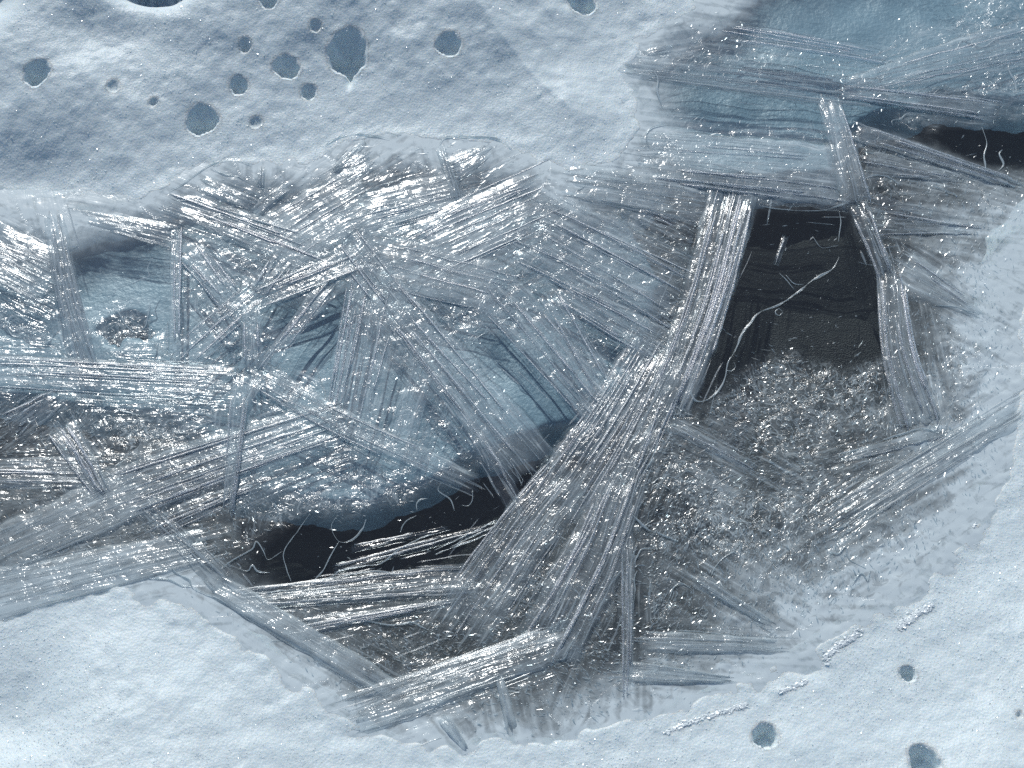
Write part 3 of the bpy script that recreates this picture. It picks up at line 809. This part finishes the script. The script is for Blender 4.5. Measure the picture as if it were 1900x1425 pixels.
# ------------------------------------------------------------------ thin curved ridges, where the ice froze round air
r_ = rim
RIMS = [
 ('long bright curve outlining the dark right-hand pool', Z(6, [(970, 10), (930, 70), (850, 115), (740, 200), (650, 255), (570, 285), (520, 340), (480, 390), (450, 470), (410, 540), (395, 610), (365, 670), (320, 715), (270, 735), (235, 720), (225, 680), (245, 620)]), 6),
 ('thin straight line along the left side of the dark right-hand pool', [(1290, 705), (1310, 640), (1345, 555), (1380, 470)], 4),
 ('small ring touching the long bright curve', Z(6, [(685, 285), (665, 303), (647, 285), (665, 268), (684, 282)]), 4),
 ('small hook left of the long bright curve', Z(6, [(400, 575), (425, 580), (445, 560), (440, 535)]), 3.5),
 ('faint forked thread in the dark right-hand pool', Z(6, [(665, 90), (700, 120), (745, 170)]), 3),
 ('second faint thread in the dark right-hand pool', Z(6, [(700, 100), (740, 140), (790, 150)]), 3),
 ('small bright fork near the top of the dark right-hand pool', Z(3, [(835, 1195), (880, 1250), (960, 1240)]), 4),
 ('faint upright line at the top of the dark right-hand pool', Z(3, [(965, 1060), (975, 1130), (965, 1220)]), 3),
 ('smooth rim along the lower right edge of the big diagonal bundle', Z(5, [(1755, 765), (1700, 880), (1660, 1010), (1590, 1130), (1565, 1210)]), 6),
 ('branching thread at the foot of the tall ribbed blade', Z(6, [(1215, 830), (1240, 850), (1310, 850), (1290, 830)]), 4),
 ('wavy rim below the foot of the tall ribbed blade', Z(6, [(1480, 820), (1450, 880), (1380, 870), (1300, 895), (1180, 930), (1050, 980), (970, 1000), (980, 1025)]), 5),
 ('bright thread lying on the right snow edge', Z(6, [(1450, 250), (1550, 258), (1610, 278), (1680, 295)]), 5),
 ('squiggle at the bend of the big diagonal bundle', Z(6, [(95, 790), (130, 770), (150, 800), (185, 770), (200, 800)]), 4),
 ('pale squiggle in the lower right glitter', Z(6, [(20, 1190), (30, 1160), (70, 1148), (120, 1180)]), 4),
 ('second pale squiggle in the lower right glitter', Z(6, [(80, 1100), (160, 1125), (230, 1150), (290, 1120), (310, 1080), (350, 1120)]), 4),
 ('curl lying right of the wedge of fine rays', Z(6, [(350, 1150), (400, 1120), (460, 1100)]), 4),
 ('heart-shaped rim in the blue ice at the left edge', Z(4, [(110, 415), (60, 400), (40, 360), (50, 320), (90, 300), (145, 330), (190, 305), (235, 310), (265, 350), (265, 410), (235, 440), (180, 435)]), 5),
 ('long winding squiggle above the small dark hole on the left', Z(4, [(775, 10), (745, 60), (755, 105), (720, 120), (650, 150), (590, 168), (570, 200), (538, 205)]), 5),
 ('bright hooked loop over the small dark hole on the left', Z(4, [(545, 305), (560, 275), (595, 285), (620, 330), (650, 370), (690, 387), (730, 360), (745, 300), (755, 240)]), 6),
 ('crooked rim on the level ribbed blade', Z(4, [(510, 520), (478, 545), (510, 590), (485, 620), (470, 660)]), 6),
 ('bowed rim at the top of the level ribbed blade', Z(4, [(510, 538), (600, 545), (700, 550), (790, 558)]), 4),
 ('short arch at the top of the level ribbed blade', Z(4, [(870, 570), (910, 550), (970, 535), (1030, 560), (1150, 575)]), 4),
 ('frayed rim under the level ribbed blade', Z(4, [(440, 700), (560, 715), (650, 715), (760, 740), (860, 725), (980, 745), (1110, 740)]), 4),
 ('wavy thread in the grey ice left of the upright strip', Z(4, [(570, 760), (680, 800), (760, 800), (880, 770)]), 4),
 ('knobbly thread beside the upright strip', Z(4, [(1090, 830), (1030, 850), (960, 890), (880, 890)]), 4),
 ('long rim on the lower edge of the broad slanting blade', Z(4, [(560, 1250), (700, 1235), (830, 1190), (980, 1140), (1160, 1085), (1300, 1050), (1420, 990), (1560, 950), (1680, 910)]), 5),
 ('pocket-shaped loop in the dark bottom pool', Z(7, [(1690, 30), (1672, 70), (1685, 120), (1715, 152), (1770, 145), (1815, 105), (1845, 40)]), 4.5),
 ('thin tail hanging from the pocket-shaped loop', Z(7, [(1705, 150), (1660, 230), (1625, 300), (1585, 345)]), 3.5),
 ('faint wavy line left of the pocket-shaped loop', Z(7, [(1560, 10), (1490, 110), (1440, 180), (1430, 240), (1465, 350)]), 3.5),
 ('forked bright rim at the left end of the dark bottom pool', Z(7, [(1110, 285), (1180, 240), (1270, 190), (1290, 150), (1330, 205), (1350, 243), (1420, 200)]), 5),
 ('toothed thread below the forked bright rim', Z(7, [(1150, 265), (1240, 300), (1270, 270), (1300, 300), (1360, 305)]), 4),
 ('smooth curved rim along the dull blade at the pool end', Z(7, [(880, 185), (858, 230), (880, 300), (950, 340), (975, 385), (1100, 440), (1190, 500), (1280, 560)]), 5),
 ('bright rim along the bottom of the dark pool', Z(7, [(1140, 360), (1190, 405), (1270, 410), (1400, 400), (1520, 390), (1630, 345), (1690, 315)]), 5.5),
 ('rim on the lower left snow edge', Z(7, [(750, 335), (850, 340), (910, 370), (960, 372)]), 5),
 ('arched lower spindle line in the dark bottom pool', Z(8, [(20, 365), (60, 330), (150, 312), (250, 302), (320, 305), (372, 332)]), 5),
 ('long bright streak rising right in the dark bottom pool', Z(8, [(30, 350), (90, 295), (200, 275), (290, 260), (390, 185), (500, 130), (640, 92)]), 5),
 ('slim closed spindle loop in the dark bottom pool', Z(8, [(560, 195), (640, 155), (780, 90), (865, 45), (868, 70), (780, 110), (640, 180)]), 4),
 ('broken streak beside the slim spindle loop', Z(8, [(560, 215), (640, 185), (740, 150), (810, 120)]), 5),
 ('small arch above the long bright streak', Z(8, [(385, 105), (400, 70), (430, 40), (470, 20)]), 4),
 ('wavy rim in the grey ice below the level ridges', Z(8, [(10, 560), (200, 550), (350, 572), (440, 558), (520, 592)]), 4.5),
 ('leaf-shaped rim right of the coarse fan of ribs', Z(8, [(1420, 402), (1450, 360), (1500, 300), (1520, 290)]), 5),
 ('twin line down the right side of the coarse fan of ribs', Z(8, [(1580, 300), (1565, 340), (1570, 400), (1560, 470)]), 4.5),
 ('hooked line at the edge of the coarse fan of ribs', Z(8, [(1560, 270), (1585, 215), (1610, 187), (1680, 186)]), 5),
 ('pale strand running right from the big diagonal bundle', Z(8, [(1560, 20), (1640, 92), (1700, 115), (1790, 150)]), 7),
 ('bright line down the foot of the coarse fan of ribs', Z(8, [(1290, 600), (1250, 660), (1215, 740), (1160, 745)]), 5),
 ('horseshoe rim in the lower right glitter', Z(9, [(118, 430), (135, 380), (175, 360), (230, 392)]), 5),
 ('long crook in the lower right glitter', Z(9, [(325, 320), (350, 270), (400, 222), (500, 172)]), 5),
 ('tiny ring near the horseshoe rim', Z(9, [(310, 505), (287, 525), (264, 505), (287, 485), (308, 500)]), 4),
 ('straight double line in the level streaks', Z(9, [(150, 598), (280, 605), (420, 625), (650, 655)]), 4),
 ('twiggy branching thread by the lower right snow', Z(9, [(1030, 365), (1080, 310), (1110, 350), (1125, 300)]), 5),
 ('angular thread above the twiggy one', Z(9, [(900, 190), (960, 212), (1000, 180), (1015, 235), (1100, 285)]), 4.5),
 ('wavy rim near the top of the lower right glitter', Z(9, [(795, 10), (830, 55), (900, 60), (960, 85), (1040, 35)]), 4.5),
 ('bright upright thread in the dark far-right pool', Z(3, [(1685, 640), (1708, 720), (1698, 790), (1706, 865)]), 6),
 ('short thick loop in the dark far-right pool', Z(3, [(1770, 860), (1795, 830), (1775, 780), (1790, 760)]), 6),
 ('scalloped rim on the upper left of the far-right pool', Z(3, [(1240, 640), (1235, 610), (1280, 600), (1310, 575), (1370, 575), (1440, 610)]), 4),
 ('dark thin outline winding through the far blue ice', Z(3, [(220, 455), (270, 432), (350, 440), (500, 490), (660, 500), (740, 512), (860, 560)]), 4),
 ('pale arch at the snow tip of the streaky bundle', Z(3, [(10, 370), (30, 360), (55, 400), (50, 460), (80, 540)]), 5),
 ('meandering bright rim in the far right corner', Z(3, [(1560, 255), (1590, 210), (1640, 232), (1700, 243), (1750, 210), (1820, 190), (1890, 170)]), 7),
 ('curved ridge at the right picture edge above the far pool', Z(3, [(1835, 300), (1820, 350), (1855, 420), (1860, 480)]), 7),
 ('pale thread right of the frosty upright strip', Z(3, [(1090, 905), (1150, 885), (1220, 895), (1290, 940)]), 5),
 ('bright line across the ice right of the dark pool', Z(3, [(1310, 910), (1390, 925), (1470, 950), (1560, 985)]), 5),
 ('bright lower edge of the wide plate above the dark pool', Z(3, [(570, 1040), (700, 1058), (860, 1065), (960, 1040), (1020, 1020)]), 5),
 ('rim edging the left tip of the wide ribbed plate', Z(2, [(1640, 745), (1625, 680), (1660, 640), (1740, 625)]), 5),
 ('wavy rim below the smooth snow on the left of the wide plate', Z(2, [(1280, 960), (1360, 915), (1430, 910), (1490, 925)]), 5),
 ('scalloped thread at the left tip of the wide plate', Z(2, [(1420, 1000), (1440, 975), (1540, 985), (1640, 995)]), 4.5),
 ('arching snow-edge line over the comb of ribs', Z(2, [(0, 745), (60, 702), (130, 680), (230, 682), (330, 702)]), 5),
 ('arching snow-edge line over the dark ribbed fan', Z(2, [(585, 725), (620, 692), (750, 690), (880, 702), (950, 755)]), 5),
 ('arching snow-edge line over the fan on the left', Z(1, [(850, 965), (920, 930), (1000, 872), (1080, 825), (1170, 810), (1260, 832)]), 5),
 ('crooked thread in the fan on the left', Z(1, [(1060, 850), (1130, 880), (1180, 885), (1260, 925)]), 4),
 ('bright thread across the ribs sloping from the snow edge', Z(1, [(890, 1010), (980, 1015), (1080, 1035), (1190, 1075)]), 4.5),
 ('small bowed thread above the stout blade', Z(1, [(1050, 1215), (1110, 1225), (1160, 1200)]), 4.5),
 ('hooked thread in the upper blue middle', Z(5, [(410, 40), (412, 105), (440, 150), (470, 182), (510, 130)]), 4.5),
 ('V-shaped thread in the blue middle', Z(5, [(512, 235), (525, 280), (545, 260), (562, 225)]), 4.5),
 ('small tick in the blue middle', Z(5, [(240, 245), (278, 285), (292, 258)]), 4.5),
 ('looped thread beside the longest middle blade', Z(5, [(640, 402), (680, 430), (700, 400), (690, 355)]), 4.5),
 ('forked thread over the longest middle blade', Z(5, [(420, 420), (500, 470), (530, 470), (545, 410), (560, 330)]), 5),
 ('thread leading up right from the longest middle blade', Z(5, [(725, 470), (770, 420), (830, 380)]), 4.5),
 ('short curl above the pale blue window', Z(5, [(750, 388), (785, 370), (805, 335)]), 4),
 ('S-shaped thread in the bright middle ice', Z(5, [(655, 320), (690, 290), (715, 290), (735, 258), (760, 255)]), 4.5),
 ('C-shaped curl at the right end of the bottom pool', Z(5, [(475, 1285), (470, 1250), (490, 1228), (525, 1225)]), 5),
 ('thin wavy thread in the bottom pool beside the curl', Z(5, [(595, 1140), (580, 1185), (640, 1230), (660, 1285)]), 4),
 ('thin hooked thread right of the curl', Z(5, [(752, 1180), (748, 1235), (725, 1262), (695, 1258)]), 4),
 ('notched thread at the tip of the dark-ribbed blade', Z(5, [(930, 1060), (960, 1100), (985, 1125), (995, 1150)]), 4),
]
for k, (lb, pts, w) in enumerate(RIMS): r_(lb, pts, w, seed=k)

# ------------------------------------------------------------------ uncountable grains, needles and snow crystals
def shards(name, label, mat, pos, ln, wd, ang, tl, seed, flat=0.45):
    """small six-sided slivers; pos (n,3), lengths, widths, heading, tilt"""
    rng = np.random.RandomState(seed)
    n = len(pos)
    B = np.array([(-.5, 0, 0), (.5, 0, 0), (0, -.5, .1), (0, .5, -.1), (.08, .05, .5), (-.05, 0, -.4)])
    Fb = np.array([(0, 2, 4), (2, 1, 4), (1, 3, 4), (3, 0, 4), (2, 0, 5), (1, 2, 5), (3, 1, 5), (0, 3, 5)])
    Vv = np.repeat(B[None], n, 0) + rng.uniform(-.12, .12, (n, 6, 3))
    Vv[..., 0] *= ln[:, None]; Vv[..., 1] *= wd[:, None]; Vv[..., 2] *= wd[:, None] * flat
    ct, s_ = np.cos(tl)[:, None], np.sin(tl)[:, None]
    x = Vv[..., 0] * ct - Vv[..., 2] * s_; z = Vv[..., 0] * s_ + Vv[..., 2] * ct
    ro = rng.normal(0, .25, n)[:, None]
    y = Vv[..., 1] * np.cos(ro) - z * np.sin(ro); z = Vv[..., 1] * np.sin(ro) + z * np.cos(ro)
    ca, sa = np.cos(ang)[:, None], np.sin(ang)[:, None]
    Vv = np.stack([x * ca - y * sa, x * sa + y * ca, z], -1) + pos[:, None, :]
    Ff = (Fb[None] + 6 * np.arange(n)[:, None, None]).reshape(-1, 3)
    o = link(name, mesh_from(name, Vv.reshape(-1, 3), Ff, smooth=False), M[mat])
    o['kind'] = 'stuff'; o['label'] = label
    return o


rng = np.random.RandomState(77)
# needles frozen into the sheet, all over it but for the smooth pools
n = 120000
px = rng.uniform(-60, 1960, n); py = rng.uniform(-40, 1425, n)
p = at(px, py)
dd = sdist(PW, p[:, 0], p[:, 1]); dq = np.min([sdist(q, p[:, 0], p[:, 1]) for q in POOLS_W], 0)
dens = sstep(0.0, -0.08, dd) * (0.04 + 0.96 * sstep(-.005, .03, dq)) * (0.3 + 0.4 * sstep(-.4, .5, fbm(p[:, 0] * 14, p[:, 1] * 14, 121, 3)) + .5 * (p[:, 0] > .15) * (p[:, 1] < .1))
k = rng.rand(n) < dens
p = p[k]; n = len(p)
p[:, 2] = rng.uniform(-.0004, .0012, n)
flow = 1.2 * fbm(p[:, 0] * 4, p[:, 1] * 4, 131, 2) + rng.normal(0, .5, n) + 0.5 * (p[:, 0] > .15)
sc_ = pix(712)
shards('frost_needles', 'fine frost needles frozen into the rough ice', 'grain', p, sc_ * rng.gamma(2.0, 3.2, n).clip(2.0, 30), sc_ * rng.uniform(1.0, 2.8, n), flow, rng.normal(0, .12, n), 5)
# coarse snow crystals
n = 75000
px = rng.uniform(-100, 2000, n); py = rng.uniform(-60, 1480, n)
p = at(px, py, 0.03)
dd = sdist(PW, p[:, 0], p[:, 1])
k = rng.rand(n) < sstep(-0.03, 0.03, dd) * (0.25 + .75 * sstep(-.3, .6, fbm(p[:, 0] * 11, p[:, 1] * 11, 141, 3)))
p = p[k]; n = len(p)
p[:, 2] = snow_height(p[:, 0], p[:, 1]) + 0.0003
shards('snow_crystals', 'glinting coarse grains on the melting snow', 'snow_grain', p, sc_ * rng.gamma(3, .8, n).clip(1.4, 6), sc_ * rng.uniform(1.2, 2.6, n), rng.uniform(0, 6.28, n), rng.normal(0, .2, n), 6, flat=.28)

# sun glints on the lower right snow, made by added clusters of glossy shards
def crest(label, pts, w, seed):
    rg = np.random.RandomState(seed)
    n = int(20 * w)
    P2 = smooth_line(pts, 200)[rg.randint(0, 200, n)] + rg.normal(0, 1, (n, 2)) * w * np.array([.22, .22])
    Pw = at(P2[:, 0], P2[:, 1], 0.012)
    Pw[:, 2] = snow_height(Pw[:, 0], Pw[:, 1]) + 0.0004
    s_ = pix(P2[:, 1].mean()); b_ = Pw.mean(0)
    o = shards('snow_glint', label, 'glint', Pw - b_, s_ * rg.gamma(3, 2.2, n).clip(3, 16), s_ * rg.uniform(3.5, 8, n), rg.normal(.25, .4, n), rg.normal(0, .1, n), seed, flat=.34)
    o.location = b_
    del o['kind']
    tag(o, label, 'snow crest', 'sun glints of added shards on the lower right snow')


crest('upper brightest glint of added shards on the lower right snow bank', [(1670, 1158), (1690, 1142), (1710, 1128), (1730, 1118)], 14, 1)
crest('long glint of added shards below the upper brightest one', [(1532, 1215), (1556, 1194), (1580, 1178), (1600, 1162)], 13, 2)
crest('small glint of added shards at the right end of the level streaks', [(1450, 1276), (1475, 1268), (1500, 1256)], 8, 3)
crest('lowest glint of added shards near the bottom of the snow bank', [(1238, 1352), (1280, 1334), (1330, 1318), (1388, 1300)], 11, 4)
crest('faint glint of added shards at the upper end of the lower right bank', [(1770, 1000), (1795, 980), (1815, 962)], 9, 5)
